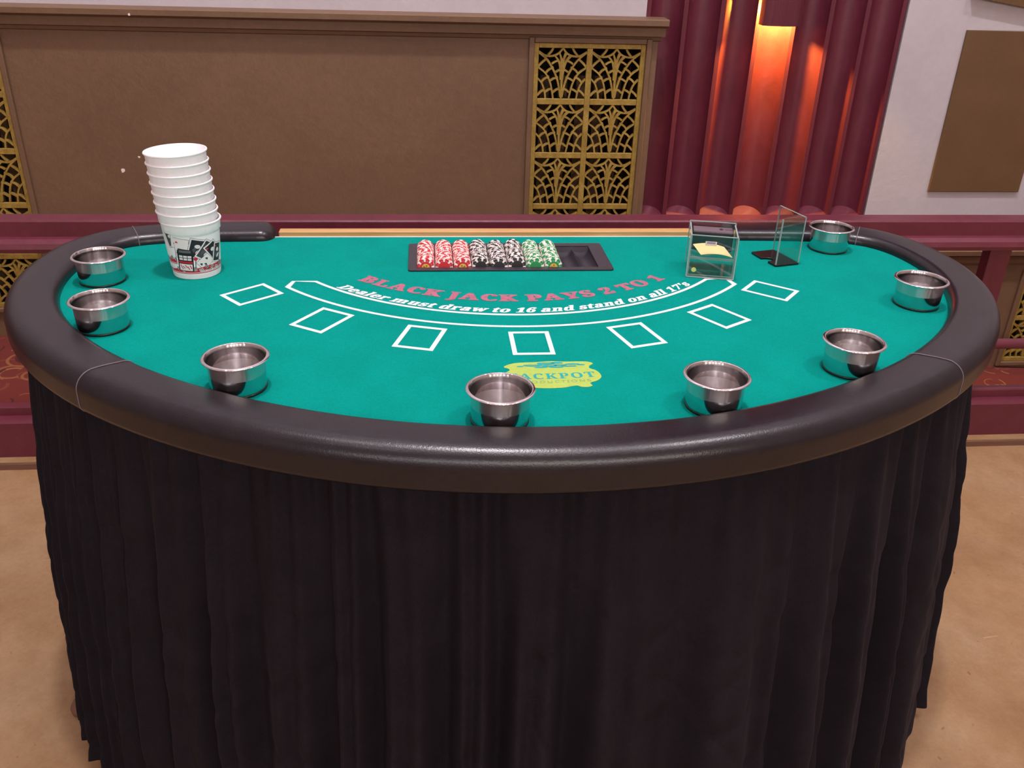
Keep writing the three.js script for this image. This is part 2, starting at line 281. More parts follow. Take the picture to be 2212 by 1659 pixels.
{
  const S = 0.1995, H = 0.1985, sets = [
    [[[0, .93], [.07, .885], [.15, .845], [.30, .845], [.42, .90], [.5, 1.0]], .0075, 12], [[[.30, 1], [.26, .93], [.19, .855]], .0085, 5],
    [[[0, .915], [.17, .78], [.30, .60], [.40, .40], [.455, .20], [.485, .03]], [.009, .0065], 14], [[[.335, 0], [.30, .18], [.25, .35], [.16, .50], [.0, .62]], [.0075, .0065], 12],
    [[[.175, 0], [.155, .12], [.09, .30], [.0, .40]], [.0075, .0065], 10], [[[.485, .38], [.47, .58], [.42, .75], [.335, .85]], [.012, .0065], 10], [[[.49, .60], [.475, .78], [.435, .90]], [.012, .006], 6],
    [[[0, .635], [.08, .72], [.17, .79]], .0085, 5], [[[.28, .69], [.35, .735], [.43, .76]], .0075, 4], [[[.155, .495], [.22, .57], [.32, .625]], .008, 5], [[[.37, .525], [.42, .56], [.475, .58]], .0075, 4],
    [[[.075, .325], [.14, .395], [.235, .435]], .008, 5], [[[.26, .355], [.33, .40], [.42, .425]], .0075, 4], [[[0, .06], [.07, .135], [.15, .185]], .0085, 5], [[[.155, .125], [.23, .175], [.31, .205]], .008, 5], [[[.33, .125], [.39, .175], [.46, .205]], .008, 4]];
  const gs = [];
  for (const m of [0, 1]) for (const [pts, w, n] of sets) { let c = curve(pts, n).map(([x, y]) => [(m ? 1 - x : x) * S, y * H]); if (m) c.reverse(); gs.push(ribbon(c, w, -0.006, 0.006)); }
  gs.push(ribbon([[.5 * S, 0], [.5 * S, .3 * H], [.5 * S, .55 * H], [.5 * S, .8 * H]], [.007, .012], -0.006, 0.0075));
  latticeGeo = metreUV(mergeGeometries(gs));
}
function grille(h, rows, label) {
  const t = thing('ventilation_grille', label, 'grille', 'gold grilles in the wainscot'); t.position.set(h.x0, h.y0, WF);
  const W = h.x1 - h.x0, H = h.y1 - h.y0, fr = 0.0205, bar = 0.024;
  const zb = -0.014, zf = -0.001;
  for (const [a, b, c, d] of [[0, fr, 0, H], [W - fr, W, 0, H], [fr, W - fr, H - fr, H], [fr, W - fr, 0, fr]]) mesh('frame', metreUV(rboxG(a, b, c, d, zb, zf + 0.003, 0.002)), M.gold, t);
  // brown moulding around the opening
  for (const [a, b, c, d] of [[-0.022, 0.001, -0.022, H + 0.022], [W - 0.001, W + 0.022, -0.022, H + 0.022], [0.001, W - 0.001, H - 0.001, H + 0.022], [0.001, W - 0.001, -0.022, 0.001]]) mesh('surround', metreUV(rboxG(a, b, c, d, 0, 0.016, 0.005)), M.brownPaint, t);
  const cw = (W - 2 * fr - bar) / 2, ch = (H - 2 * fr - (rows - 1) * bar) / rows;
  mesh('mullion', metreUV(rboxG(W / 2 - bar / 2, W / 2 + bar / 2, fr, H - fr, zb, zf, 0.002)), M.gold, t);
  for (let r = 1; r < rows; r++) { const y = fr + r * ch + (r - 1) * bar; for (const c of [0, 1]) mesh('crossbar', metreUV(rboxG(fr + c * (cw + bar), fr + c * (cw + bar) + cw, y, y + bar, zb, zf - 0.0005, 0.002)), M.gold, t); }
  for (let r = 0; r < rows; r++) for (let c = 0; c < 2; c++) { const m = mesh('lattice', latticeGeo, M.gold, t); m.position.set(fr + c * (cw + bar), fr + r * (ch + bar), -0.009); m.scale.set(cw / 0.1995, ch / 0.1985, 1); }
  return t;
}
grille(GR, 5, 'tall gold grille of fan tracery beside the burgundy pilaster');
grille(GL, 5, 'gold tracery grille at the left edge behind the stacked cups');
grille(GQ, 2, 'low gold grille under the white wall behind the railing post');

// ------------------------------------------------------------------ railing
{
  const t = thing('railing', 'burgundy painted railing with moulded top rail behind the table', 'railing');
  mesh('top_rail', beamG(X0, X1, [[-0.618, 0.770], [-0.560, 0.770], [-0.545, 0.764], [-0.533, 0.768], [-0.527, 0.782], [-0.532, 0.798], [-0.548, 0.808], [-0.560, 0.812], [-0.560, 0.858], [-0.564, 0.863], [-0.618, 0.866]].reverse()), M.burgundy, t);
  mesh('bottom_rail', beamG(X0, X1, [[-0.625, 0.030], [-0.560, 0.030], [-0.560, 0.160], [-0.565, 0.166], [-0.597, 0.172], [-0.597, 0.20], [-0.60, 0.205], [-0.625, 0.207]].reverse()), M.burgundy, t);
  mesh('curb', beamG(X0, X1, [[-0.66, -0.12], [-0.60, -0.12], [-0.60, 0.0], [-0.525, 0.0], [-0.525, 0.021], [-0.528, 0.024], [-0.66, 0.026]].reverse()), M.curbWood, t);
  mesh('curb_top', beamG(X0, X1, [[-0.62, 0.0255], [-0.527, 0.0245], [-0.527, 0.029], [-0.62, 0.031]].reverse()), M.floor, t);
  for (const x of [-3.4, -2.5, 1.725, 3.6]) mesh('post', rboxG(x, x + 0.078, 0.18, 0.775, -0.614, -0.566, 0.004), M.burgundy, t);
  const bar = mesh('mid_bar', new THREE.CylinderGeometry(0.019, 0.019, X1 - 1.80, 20), M.burgundy, t); bar.rotation.z = Math.PI / 2; bar.position.set((X1 + 1.80) / 2, 0.395, -0.59);
}

// ------------------------------------------------------------------ the blackjack table
const TH = 1.02;
const halfPts = [[0, 1.138], [.2, 1.121], [.36, 1.081], [.52, 1.015], [.68, .914], [.81, .797], [.915, .662], [.985, .52], [1.013, .38], [1.006, .25], [.975, .15], [.92, .083], [.84, .044], [.7, .027], [.545, .022]];
const widen = (x, w) => x + w * sstep(0.45, 0.98, x);
const pathPts = [...halfPts.slice(1).reverse().map(([x, z]) => [-widen(x, 0.012), z]), ...halfPts.map(([x, z]) => [widen(x, 0.024), z])];
let RAIL; // smooth outer edge: arrays of points, tangents' inward normals, arc length
{
  const c = new THREE.CatmullRomCurve3(pathPts.map(([x, z]) => new THREE.Vector3(x, 0, z)), false, 'centripetal');
  const N = 420; let p = c.getSpacedPoints(N).map((v) => [v.x, v.z]);
  for (let it = 0; it < 60; it++) p = p.map((q, i) => (i === 0 || i === N ? q : [(p[i - 1][0] + 2 * q[0] + p[i + 1][0]) / 4, (p[i - 1][1] + 2 * q[1] + p[i + 1][1]) / 4]));
  const s = [0]; for (let i = 1; i <= N; i++) s.push(s[i - 1] + Math.hypot(p[i][0] - p[i - 1][0], p[i][1] - p[i - 1][1]));
  const nrm = p.map((q, i) => { const a = p[Math.max(0, i - 1)], b = p[Math.min(N, i + 1)]; const tx = b[0] - a[0], tz = b[1] - a[1], l = Math.hypot(tx, tz); return [tz / l, -tx / l]; });
  // walking left-back > front > right-back the inside is on the left hand: check and flip
  const mid = N >> 1; if (nrm[mid][1] > 0) nrm.forEach((n) => { n[0] *= -1; n[1] *= -1; });
  RAIL = { N, p, s, nrm, len: s[N] };
}
function railAt(sv) { // interpolate by arc length
  let i = 0; const { s, p, nrm, N } = RAIL; while (i < N - 1 && s[i + 1] < sv) i++; const t = (sv - s[i]) / (s[i + 1] - s[i]);
  const n = [lerp(nrm[i][0], nrm[i + 1][0], t), lerp(nrm[i][1], nrm[i + 1][1], t)], l = Math.hypot(...n);
  return { x: lerp(p[i][0], p[i + 1][0], t), z: lerp(p[i][1], p[i + 1][1], t), nx: n[0] / l, nz: n[1] / l };
}
function nearestS(x, z) { let b = 0, bd = 9; RAIL.p.forEach((q, i) => { const d = Math.hypot(q[0] - x, q[1] - z); if (d < bd) { bd = d; b = i; } }); return RAIL.s[b]; }
// rail profile: n = distance in from the outer edge, y above the felt
const PROF = [];
{
  const arc = (cn, cy, rn, ry, a0, a1, k) => { for (let i = 0; i <= k; i++) { const a = R(lerp(a0, a1, i / k)); PROF.push([cn + rn * Math.cos(a), cy + ry * Math.sin(a)]); } };
  // from the inner bottom, over the top, to the outer bottom
  PROF.push([0.030, -0.046], [0.080, -0.030]);
  arc(0.078, 0.002, 0.020, 0.022, -35, 85, 10);
  PROF.push([0.060, 0.0255], [0.046, 0.0265]);
  arc(0.032, -0.006, 0.032, 0.0325, 88, 180, 12);
  arc(0.014, -0.030, 0.014, 0.016, 185, 262, 6);
  PROF.push([0.030, -0.046]);
}
const table = thing('blackjack_table', 'half round blackjack table with teal felt and black padded rail', 'table');
let feltShape;
{
  const pts = []; for (let i = 0; i <= RAIL.N; i += 2) pts.push([RAIL.p[i][0] + RAIL.nrm[i][0] * 0.07, RAIL.p[i][1] + RAIL.nrm[i][1] * 0.07]);
  pts.push([0.545, 0.087], [-0.545, 0.087]);
  const shape = (hole) => { const s = new THREE.Shape(pts.map(([x, z]) => new THREE.Vector2(x, -z))); const [a, b, c, d] = hole; s.holes.push(new THREE.Path([[a, -c], [a, -d], [b, -d], [b, -c]].map((p) => new THREE.Vector2(...p)))); return s; };
  const flat = (s, top, th) => { const g = new THREE.ExtrudeGeometry(s, { depth: th, bevelEnabled: false, curveSegments: 4 }); g.rotateX(-Math.PI / 2); g.translate(0, top - th, 0); g.computeVertexNormals(); return g; };
  const hole = [-0.2135, 0.2035, 0.163, 0.318];
  mesh('felt', metreUV(flat(shape(hole), TH, 0.004)), M.felt, table);
  mesh('board', metreUV(flat(shape(hole), TH - 0.004, 0.024)), M.board, table);
}
{ // padded rail
  const ends = 0.034, NP = PROF.length, sm = [];
  const ss = []; for (let k = 0; k <= 8; k++) ss.push(ends * (1 - Math.cos(k / 8 * Math.PI / 2))); const n = 520;
  for (let k = 1; k < n; k++) ss.push(lerp(ends, RAIL.len - ends, k / n)); for (let k = 8; k >= 0; k--) ss.push(RAIL.len - ends * (1 - Math.cos(k / 8 * Math.PI / 2)));
  const cN = 0.05, cY = -0.010; let plen = [0]; for (let j = 1; j < NP; j++) plen.push(plen[j - 1] + Math.hypot(PROF[j][0] - PROF[j - 1][0], PROF[j][1] - PROF[j - 1][1]));
  const g = grid(ss.length - 1, NP - 1, (i, j) => {
    const s = ss[i], e = Math.min(s, RAIL.len - s) / ends; const k = e >= 1 ? 1 : 0.02 + 0.98 * Math.pow(Math.max(0, 1 - (1 - e) * (1 - e)), 0.5);
    const f = railAt(s); const n = cN + (PROF[j][0] - cN) * lerp(k, 1, 0.25 * (k > 0.05)), y = cY + (PROF[j][1] - cY) * k;
    const puff = 0.0009 * nz(s * 3.1, j * 0.05) + 0.0003 * nz(s * 9, j * 0.06);
    return [f.x + f.nx * n, TH + y + puff * (PROF[j][1] > 0 ? 1 : 0.4), f.z + f.nz * n];
  }, (i, j) => [ss[i], plen[j]]);
  // orient outward
  const p = g.attributes.position, ni = g.attributes.normal; let up = 0; for (let i = 0; i < p.count; i++) if (p.getY(i) > TH + 0.022) up += ni.getY(i); if (up < 0) { const ix = g.index.array; for (let i = 0; i < ix.length; i += 3) { const q = ix[i]; ix[i] = ix[i + 1]; ix[i + 1] = q; } g.computeVertexNormals(); }
  const rail = mesh('padded_rail', g, M.leather, table);
  for (const [x, z, skew] of [[-0.735, 0.855, 0.010], [0.722, 0.884, -0.012], [-0.885, 0.055, 0.0], [0.905, 0.09, 0.0]]) { // stitched seams across the rail
    const s0 = nearestS(x, z), pts = [];
    for (let j = 2; j < NP - 1; j++) { const f = railAt(s0 + skew * (PROF[j][0] - 0.05) / 0.05), o = 0.0003; pts.push(new THREE.Vector3(f.x + f.nx * PROF[j][0], TH + PROF[j][1] + o, f.z + f.nz * PROF[j][0])); }
    mesh('seam', new THREE.TubeGeometry(new THREE.CatmullRomCurve3(pts), 60, 0.0011, 6), M.thread, rail);
  }
}
{ // wooden lip on the dealer's side
  const lip = mesh('wooden_edge', metreUV(rboxG(-0.538, 0.538, TH - 0.03, TH + 0.0135, 0.060, 0.0865, 0.0035, 3)), M.paleWood, table); void lip;
  mesh('felt_backing', boxG(-0.56, 0.56, TH - 0.004, TH + 0.0012, 0.0865, 0.0895), M.backing, table);
}
// printed layout on the felt
const PY = TH + 0.0004;
function flatShape(name, shape, mat, y = PY, parent = table) { const g = new THREE.ShapeGeometry(shape, 48); g.rotateX(-Math.PI / 2); g.translate(0, y, 0); return mesh(name, metreUV(g), mat, parent); }
const V2 = (x, z) => new THREE.Vector2(x, -z);
for (let k = 0; k < 7; k++) { // seven betting boxes
  const a = R((k - 3) * 16.6), r = 0.7075, w = 0.0765 / 2, l = 0.1015 / 2, e = 0.0085;
  const P = (x, y) => { const rad = r + y, px = Math.sin(a) * rad + Math.cos(a) * x, pz = Math.cos(a) * rad - Math.sin(a) * x; return V2(px, pz); };
  const s = new THREE.Shape([P(-w, -l), P(w, -l), P(w, l), P(-w, l)]); s.holes.push(new THREE.Path([P(-w + e, -l + e), P(-w + e, l - e), P(w - e, l - e), P(w - e, -l + e)])); flatShape('betting_box', s, M.printWhite);
}
{ // insurance band: two arcs joined by angled ends
  const aO = R(14.43 + 0.2), pts = [], inn = [];
  const outer = (rO, rI, cI, aOut, aIn, tipX, tipZ, d) => {
    const o = []; for (let k = 0; k <= 60; k++) { const a = lerp(-aOut, aOut, k / 60); o.push([Math.sin(a) * rO, Math.cos(a) * rO]); }
    o.push([tipX, tipZ]);
    for (let k = 0; k <= 60; k++) { const a = lerp(aIn, -aIn, k / 60); o.push([Math.sin(a) * rI, cI + Math.cos(a) * rI]); }
    o.push([-tipX, tipZ]); return o;
  };
  const e = 0.0078, O = outer(0.6365, 0.5585, 0.013, R(49.0), R(48.5), 0.470, 0.383), I = outer(0.6365 - e, 0.5585 + e, 0.013, R(48.2), R(48.2), 0.4625, 0.386);
  const s = new THREE.Shape(O.map((p) => V2(...p))); s.holes.push(new THREE.Path(I.map((p) => V2(...p)).reverse())); flatShape('insurance_line', s, M.printWhite);
}
const fontSB = await new FontLoader().loadAsync('fonts/droid/droid_serif_bold.typeface.json');
const fontSR = await new FontLoader().loadAsync('fonts/droid/droid_sans_regular.typeface.json');
// lettering set along an arc whose feet point away from the centre; returns one mesh
function arcText(name, text, font, o) {
  const { r, h, fill = 0.95, a0, a1, shear = 0, bold = 0, mat, cz = 0, parent = table } = o, items = [];
  const capG = new THREE.ShapeGeometry(font.generateShapes('H', 1)); capG.computeBoundingBox(); const size = h / capG.boundingBox.max.y;
  let x = 0; const sc = size / font.data.resolution;
  let nat = 0; for (const ch of text) nat += font.data.glyphs[ch].ha * sc;
  const pitch = Math.abs(a1 - a0) * (r - h / 2) / nat, wide = pitch * fill;
  for (const ch of text) { items.push([ch, x]); x += font.data.glyphs[ch].ha * sc * pitch; }
  const total = x, gs = [];
  for (const [ch, x0] of items) {
    if (ch === ' ') continue;
    const base = new THREE.ShapeGeometry(font.generateShapes(ch, size), 5), p = base.attributes.position;
    const gw = (font.data.glyphs[ch].ha * sc * wide) / 2, gp = (font.data.glyphs[ch].ha * sc * pitch) / 2;
    const offs = bold ? [[0, 0], [bold, 0], [-bold, 0], [0, bold * .6], [0, -bold * .6], [bold * .7, bold * .45], [-bold * .7, -bold * .45], [bold * .7, -bold * .45], [-bold * .7, bold * .45]] : [[0, 0]];
    offs.forEach(([dx, dy], oi) => {
      const g = base.clone(), q = g.attributes.position;
      for (let i = 0; i < q.count; i++) {
        const lx = q.getX(i) * wide + shear * q.getY(i) - gw + dx, ly = q.getY(i) + dy;
        const a = lerp(a0, a1, (x0 + gp) / total), rad = r - ly, tx = Math.cos(a), tz = -Math.sin(a);
        q.setXYZ(i, Math.sin(a) * rad + tx * lx, PY + (o.lift || 0) + oi * 0.000015, cz + Math.cos(a) * rad + tz * lx);
      }
      gs.push(g);
    });
    void p;
  }
  const g = mergeGeometries(gs); g.computeVertexNormals(); const n = g.attributes.normal; for (let i = 0; i < n.count; i++) n.setXYZ(i, 0, 1, 0);
  return mesh(name, metreUV(g), mat, parent);
}
arcText('lettering', 'BLACK JACK PAYS 2 TO 1', fontSB, { r: 0.505, h: 0.0335, fill: 0.90, a0: R(-41.6), a1: R(41.0), bold: 0.0025, mat: M.printRose });
arcText('lettering', "Dealer must draw to 16 and stand on all 17's", fontSB, { r: 0.564, h: 0.0235, fill: 0.95, a0: R(-41.8), a1: R(42.0), shear: 0.35, bold: 0.0012, mat: M.printWhite });
{ // pot of coins emblem
  const B = [[-.058, .804], [-.040, .792], [.0, .7885], [.022, .7855], [.05, .788], [.092, .790], [.0985, .797], [.091, .806], [.0895, .815], [.0985, .823], [.1045, .838], [.1035, .851], [.094, .863], [.0825, .8695], [.0815, .874], [.084, .880], [.076, .885], [.064, .884], [.058, .8795], [.035, .886], [.010, .8875], [-.012, .8855], [-.026, .880], [-.032, .885], [-.044, .885], [-.050, .880], [-.046, .872], [-.059, .858], [-.064, .842], [-.059, .829], [-.050, .820], [-.051, .813], [-.058, .808]];
  const c = new THREE.CatmullRomCurve3(B.map(([x, z]) => new THREE.Vector3(x, 0, z)), true, 'centripetal').getPoints(150);
  const pot = flatShape('pot_emblem', new THREE.Shape(c.map((v) => V2(v.x, v.z))), M.printLime);
  const el = (name, x, z, a, b, mat, y, par) => { const s = new THREE.Shape(); s.absellipse(x, -z, a, b, 0, Math.PI * 2); return flatShape(name, s, mat, y, par); };
  for (const [x, z, a, b] of [[-.030, .8055, .006, .0022], [-.008, .802, .017, .0042], [.016, .795, .016, .0055], [.021, .804, .013, .0035], [.006, .8095, .012, .0030], [.032, .8095, .013, .0030], [.040, .8015, .012, .0035], [.055, .806, .014, .0030], [.062, .7985, .013, .0028], [.077, .8015, .007, .0026], [.036, .7925, .010, .0035]])
    el('coin', x, z, a, b, M.printTeal, PY + 0.0003, pot);
  for (const [x, z, a, b] of [[-.009, .8012, .010, .0018], [.015, .7935, .010, .0022], [.022, .8035, .008, .0016], [.041, .801, .007, .0016], [.056, .8055, .008, .0013]]) el('coin_glint', x, z, a, b, M.printFaint, PY + 0.0006, pot);
  arcText('lettering', 'JACKPOT', fontSB, { r: 0.8535, h: 0.0195, fill: 0.92, a0: R(-3.35), a1: R(6.55), mat: M.printTeal, lift: 0.0003, parent: pot });
  arcText('lettering', 'PRODUCTIONS', fontSR, { r: 0.869, h: 0.0085, fill: 0.85, a0: R(-2.7), a1: R(5.7), mat: M.printFaint, lift: 0.0003, parent: pot });
}
// legs: folding tube legs that end in wooden feet
for (const [x, z] of [[-1.0, 0.555], [0.97, 0.50], [-0.62, 0.20], [0.62, 0.20]]) {
  const top = new THREE.Vector3(x * 0.86, TH - 0.028, z), bot = new THREE.Vector3(x * 0.985, 0.026, z), d = bot.clone().sub(top);
  const leg = mesh('leg', new THREE.TubeGeometry(new THREE.LineCurve3(top, bot), 1, 0.016, 12), M.metalLeg, table); void d;
  const foot = mesh('foot', new THREE.LatheGeometry([[0, 0], [0.026, 0], [0.031, 0.005], [0.032, 0.013], [0.027, 0.024], [0.014, 0.030], [0, 0.031]].map((p) => new THREE.Vector2(...p)), 24), M.footWood, leg); foot.position.set(x < -0.9 ? -1.018 : x * 0.99, 0, z);
}

// ------------------------------------------------------------------ table skirt
{
  const NS = 2000, NT = 120, yTop = TH - 0.040, yBot = 0.034, s0 = 0.02, s1 = RAIL.len - 0.02;
  const fr = []; for (let i = 0; i <= NS; i++) fr.push(railAt(lerp(s0, s1, i / NS)));
  // irregular fold phase along the hem
  const ph = [0], ph2 = [0]; for (let i = 1; i <= NS; i++) { const s = lerp(s0, s1, i / NS), ds = (s1 - s0) / NS; ph.push(ph[i - 1] + ds * (2 * Math.PI / 0.104) * (1 + 0.9 * nz(s * 3.4, 3.3) + 0.7 * nz(s * 8.7, 8.1))); ph2.push(ph2[i - 1] + ds * (2 * Math.PI / 0.040) * (1 + 0.6 * nz(s * 7.5, 13.3))); }
  const g = grid(NS, NT, (i, j) => {
    const t = j / NT, s = lerp(s0, s1, i / NS), f = fr[i];
    const drift = 0.9 * nz(s * 2.2, t * 0.9, 4) * t;            // folds wander as they fall
    const A = (0.0045 + 0.0245 * sstep(-0.10, 0.60, t)) * (0.70 + 0.9 * Math.abs(nz(s * 2.7, t * 0.9, 9)));
    const a0 = ph[i] + drift * 1.6, fold = 0.85 * Math.sin(a0) + 0.42 * Math.sin(2 * a0 + 1.3 + 3 * nz(s * 1.9, 5.5)) + 0.16 * Math.sin(3 * a0 + 0.4 + 4 * nz(s * 2.3, 7.7));
    const ruffle = 0.0052 * Math.exp(-t * 6) * Math.sin(ph2[i]) + 0.003 * Math.exp(-t * 3.5) * nz(s * 42, t * 5, 2);
    // packing creases: faceted, diagonal
    const cr = Math.abs(nz(s * 5.5 + t * 2.6, t * 4.2 - s * 1.3, 21)), cr2 = Math.abs(nz(s * 8.5 - t * 3.6, t * 5.6 + s * 1.7, 37));
    const crease = 0.020 * (Math.min(cr, 0.22) - 0.1) + 0.012 * (Math.min(cr2, 0.2) - 0.1);
    const n = 0.034 - lerp(0.066, 0.090, sstep(-0.6, 0.6, f.x)) * t - A * fold - ruffle - crease * sstep(0.06, 0.3, t);
    const hem = 0.008 * nz(s * 6, 1.7, 3);
    return [f.x + f.nx * n, lerp(yTop, yBot + hem, t), f.z + f.nz * n];
  }, (i, j) => [lerp(s0, s1, i / NS), j / NT * 0.96]);
  const p = g.attributes.position, ni = g.attributes.normal, k = Math.floor(NS / 2) + 40 * (NS + 1); if (ni.getZ(k) < 0) { const ix = g.index.array; for (let i = 0; i < ix.length; i += 3) { const q = ix[i]; ix[i] = ix[i + 1]; ix[i + 1] = q; } g.computeVertexNormals(); } void p;
  tag(mesh('table_skirt', g, M.skirt, scene), 'gathered black cloth skirt hanging around the blackjack table', 'table skirt');
}

// ------------------------------------------------------------------ chip tray and chips
const TC = -0.19, TP = 0.0406; // first tube centre, tube pitch
{
  const t = thing('chip_tray', 'black plastic chip tray let into the felt, two empty tubes', 'chip tray');
  const zf = 0.3145, zb = 0.1665, top = TH + 0.0032, x0 = TC - 0.0205, x1 = TC + 9 * TP + 0.0205;
  const rs = (a, b, c, d, r) => { const s = new THREE.Shape(); s.moveTo(a + r, c); s.lineTo(b - r, c); s.quadraticCurveTo(b, c, b, c + r); s.lineTo(b, d - r); s.quadraticCurveTo(b, d, b - r, d); s.lineTo(a + r, d); s.quadraticCurveTo(a, d, a, d - r); s.lineTo(a, c + r); s.quadraticCurveTo(a, c, a + r, c); return s; };
  const s = rs(-0.2275, 0.226, -0.3295, -0.149, 0.007); s.holes.push(new THREE.Path([[x0, -zf], [x0, -zb], [x1, -zb], [x1, -zf]].map((q) => new THREE.Vector2(...q))));
  const g = new THREE.ExtrudeGeometry(s, { depth: 0.0022, bevelEnabled: true, bevelSize: 0.0012, bevelThickness: 0.0008, bevelSegments: 2 }); g.rotateX(-Math.PI / 2); g.translate(0, TH + 0.001, 0); mesh('flange', metreUV(g), M.trayPlastic, t);
  // tubes
  const xs = [], ys = [], cY = TH + 0.0004, Rt = 0.0204;
  for (let k = 0; k < 10; k++) for (let i = 0; i <= 14; i++) { const u = lerp(-1, 1, i / 14) * 0.0203; xs.push(TC + TP * k + u); ys.push(Math.min(TH - 0.0045, cY - Math.sqrt(Math.max(0, Rt * Rt - u * u)))); }
  xs[0] = x0; xs[xs.length - 1] = x1;
  const n = xs.length - 1, ins = 0.0105;
  const bed = grid(n, 3, (i, j) => { const zz = [zb + ins * 0.6, zb + ins * 1.4, zf - 0.004, zf][j]; const y = j === 0 ? ys[i] * 0.5 + (TH - 0.003) * 0.5 : ys[i]; return [xs[i], y, zz]; });
  const back = grid(n, 1, (i, j) => [xs[i], j ? ys[i] * 0.5 + (TH - 0.003) * 0.5 : top, j ? zb + ins * 0.6 : zb]);
  const front = grid(n, 1, (i, j) => [xs[i], j ? top : ys[i], zf]);
  const side = (x) => { const q = boxG(Math.min(x, x + 0.0005), Math.max(x, x + 0.0005), TH - 0.02, top, zb, zf); return q; };
  const flip = (q) => { const ix = q.index.array; for (let i = 0; i < ix.length; i += 3) { const w = ix[i]; ix[i] = ix[i + 1]; ix[i + 1] = w; } q.computeVertexNormals(); return q; };
  const trayMat = M.trayPlastic.clone(); trayMat.side = THREE.DoubleSide;
  mesh('tube_bed', flip(bed), trayMat, t); mesh('end_wall', flip(back), trayMat, t); mesh('end_wall', front, trayMat, t); mesh('side_wall', side(x0 - 0.0004), trayMat, t); mesh('side_wall', side(x1), trayMat, t);
}
{
  const RC = 0.0194, TK = 0.00335;
  const lin = (h) => { const c = new THREE.Color(h); return [c.r, c.g, c.b]; };
  function chipGeo(base, front) {
    const pos = [], col = [], B = lin(base[0]), Lt = lin(base[1]), Wt = lin(0xf6ece6), G = lin(0xd8b24a), Gd = lin(0x8a5a1a), S = 48, h = TK / 2;
    const tri = (a, b, c, k) => { pos.push(...a, ...b, ...c); for (let q = 0; q < 3; q++) col.push(...k); };
    const P = (r, i, z) => { const a = i / S * Math.PI * 2; return [Math.cos(a) * r, Math.sin(a) * r, z]; };
    const quad = (r0, r1, i, z0, z1, k) => { const a = P(r0, i, z0), b = P(r1, i, z1), c = P(r1, i + 1, z1), d = P(r0, i + 1, z0); tri(a, b, c, k); tri(a, c, d, k); };
    for (let i = 0; i < S; i++) {
      const q = i % 6, spot = q < 3, spotF = q < 2;
      { const a = P(RC, i, h * 0.85), b = P(RC, i + 1, h * 0.85), c = P(RC, i + 1, -h * 0.85), d = P(RC, i, -h * 0.85); const k = spot ? Wt : B; tri(a, d, c, k); tri(a, c, b, k); }
      quad(RC - 0.0004, RC, i, h, h * 0.85, spot ? Wt : B);
      quad(0.0158, RC - 0.0004, i, h, h, spotF ? Wt : B);
      quad(0.0128, 0.0158, i, h, h, spotF ? Wt : (q === 3 || q === 4 ? Lt : B));
      quad(0.0085, 0.0128, i, h, h, B);
      quad(0.0060, 0.0085, i, h, h, front ? G : B); tri([0, 0, h], P(0.0060, i, h), P(0.0060, i + 1, h), front ? (i % 12 < 5 ? Gd : G) : B);
      tri([0, 0, -h], P(RC, i + 1, -h * 0.85), P(RC, i, -h * 0.85), B);
    }
    const g = new THREE.BufferGeometry(); g.setAttribute('position', new THREE.Float32BufferAttribute(pos, 3)); g.setAttribute('color', new THREE.Float32BufferAttribute(col, 3)); g.computeVertexNormals(); return g;
  }
  const kinds = { red: [0xc0202c, 0xd9506a], black: [0x1d1a1e, 0x5c565c], green: [0x138a4a, 0x5cb878] };
  const geo = {}; for (const k in kinds) geo[k] = [chipGeo(kinds[k], false), chipGeo(kinds[k], true)];
  const cols = [['red', 'leftmost red column', 1], ['red', 'middle red column', 0], ['red', 'red column next to the black chips', 1], ['black', 'black column next to the red chips', 0], ['black', 'middle black column', 0], ['black', 'black column next to the green chips', 0], ['green', 'green column next to the black chips', 0], ['green', 'green column beside the empty tubes', 1]];
  cols.forEach(([kind, where, gold], k) => {
    const n = 37, x = TC + TP * k, zF = 0.3095 - (k === 3 || k === 5 ? 0.004 : 0) + rr(-0.0006, 0.0006);
    for (let i = 0; i < n; i++) {
      const first = i === 0, m = mesh('poker_chip', geo[kind][first && gold ? 1 : 0], M.chip, scene);
      m.position.set(x + rr(-0.0004, 0.0004), TH + 0.0012 + rr(0, 0.0007) + (i > 30 ? 0.0008 : 0), zF - i * 0.0036 - 0.002); m.rotation.set(-0.14, 0, 0); m.rotateZ(rr(0, 6.28));
      if (first) tag(m, `${kind} poker chip${gold ? ', gold centre,' : ''} fronting the ${where}`, 'poker chip', 'chips in the ' + where);
      else tag(m, `${kind} and white poker chip stacked edgewise in the ${where}`, 'poker chip', 'chips in the ' + where);
    }
  });
}

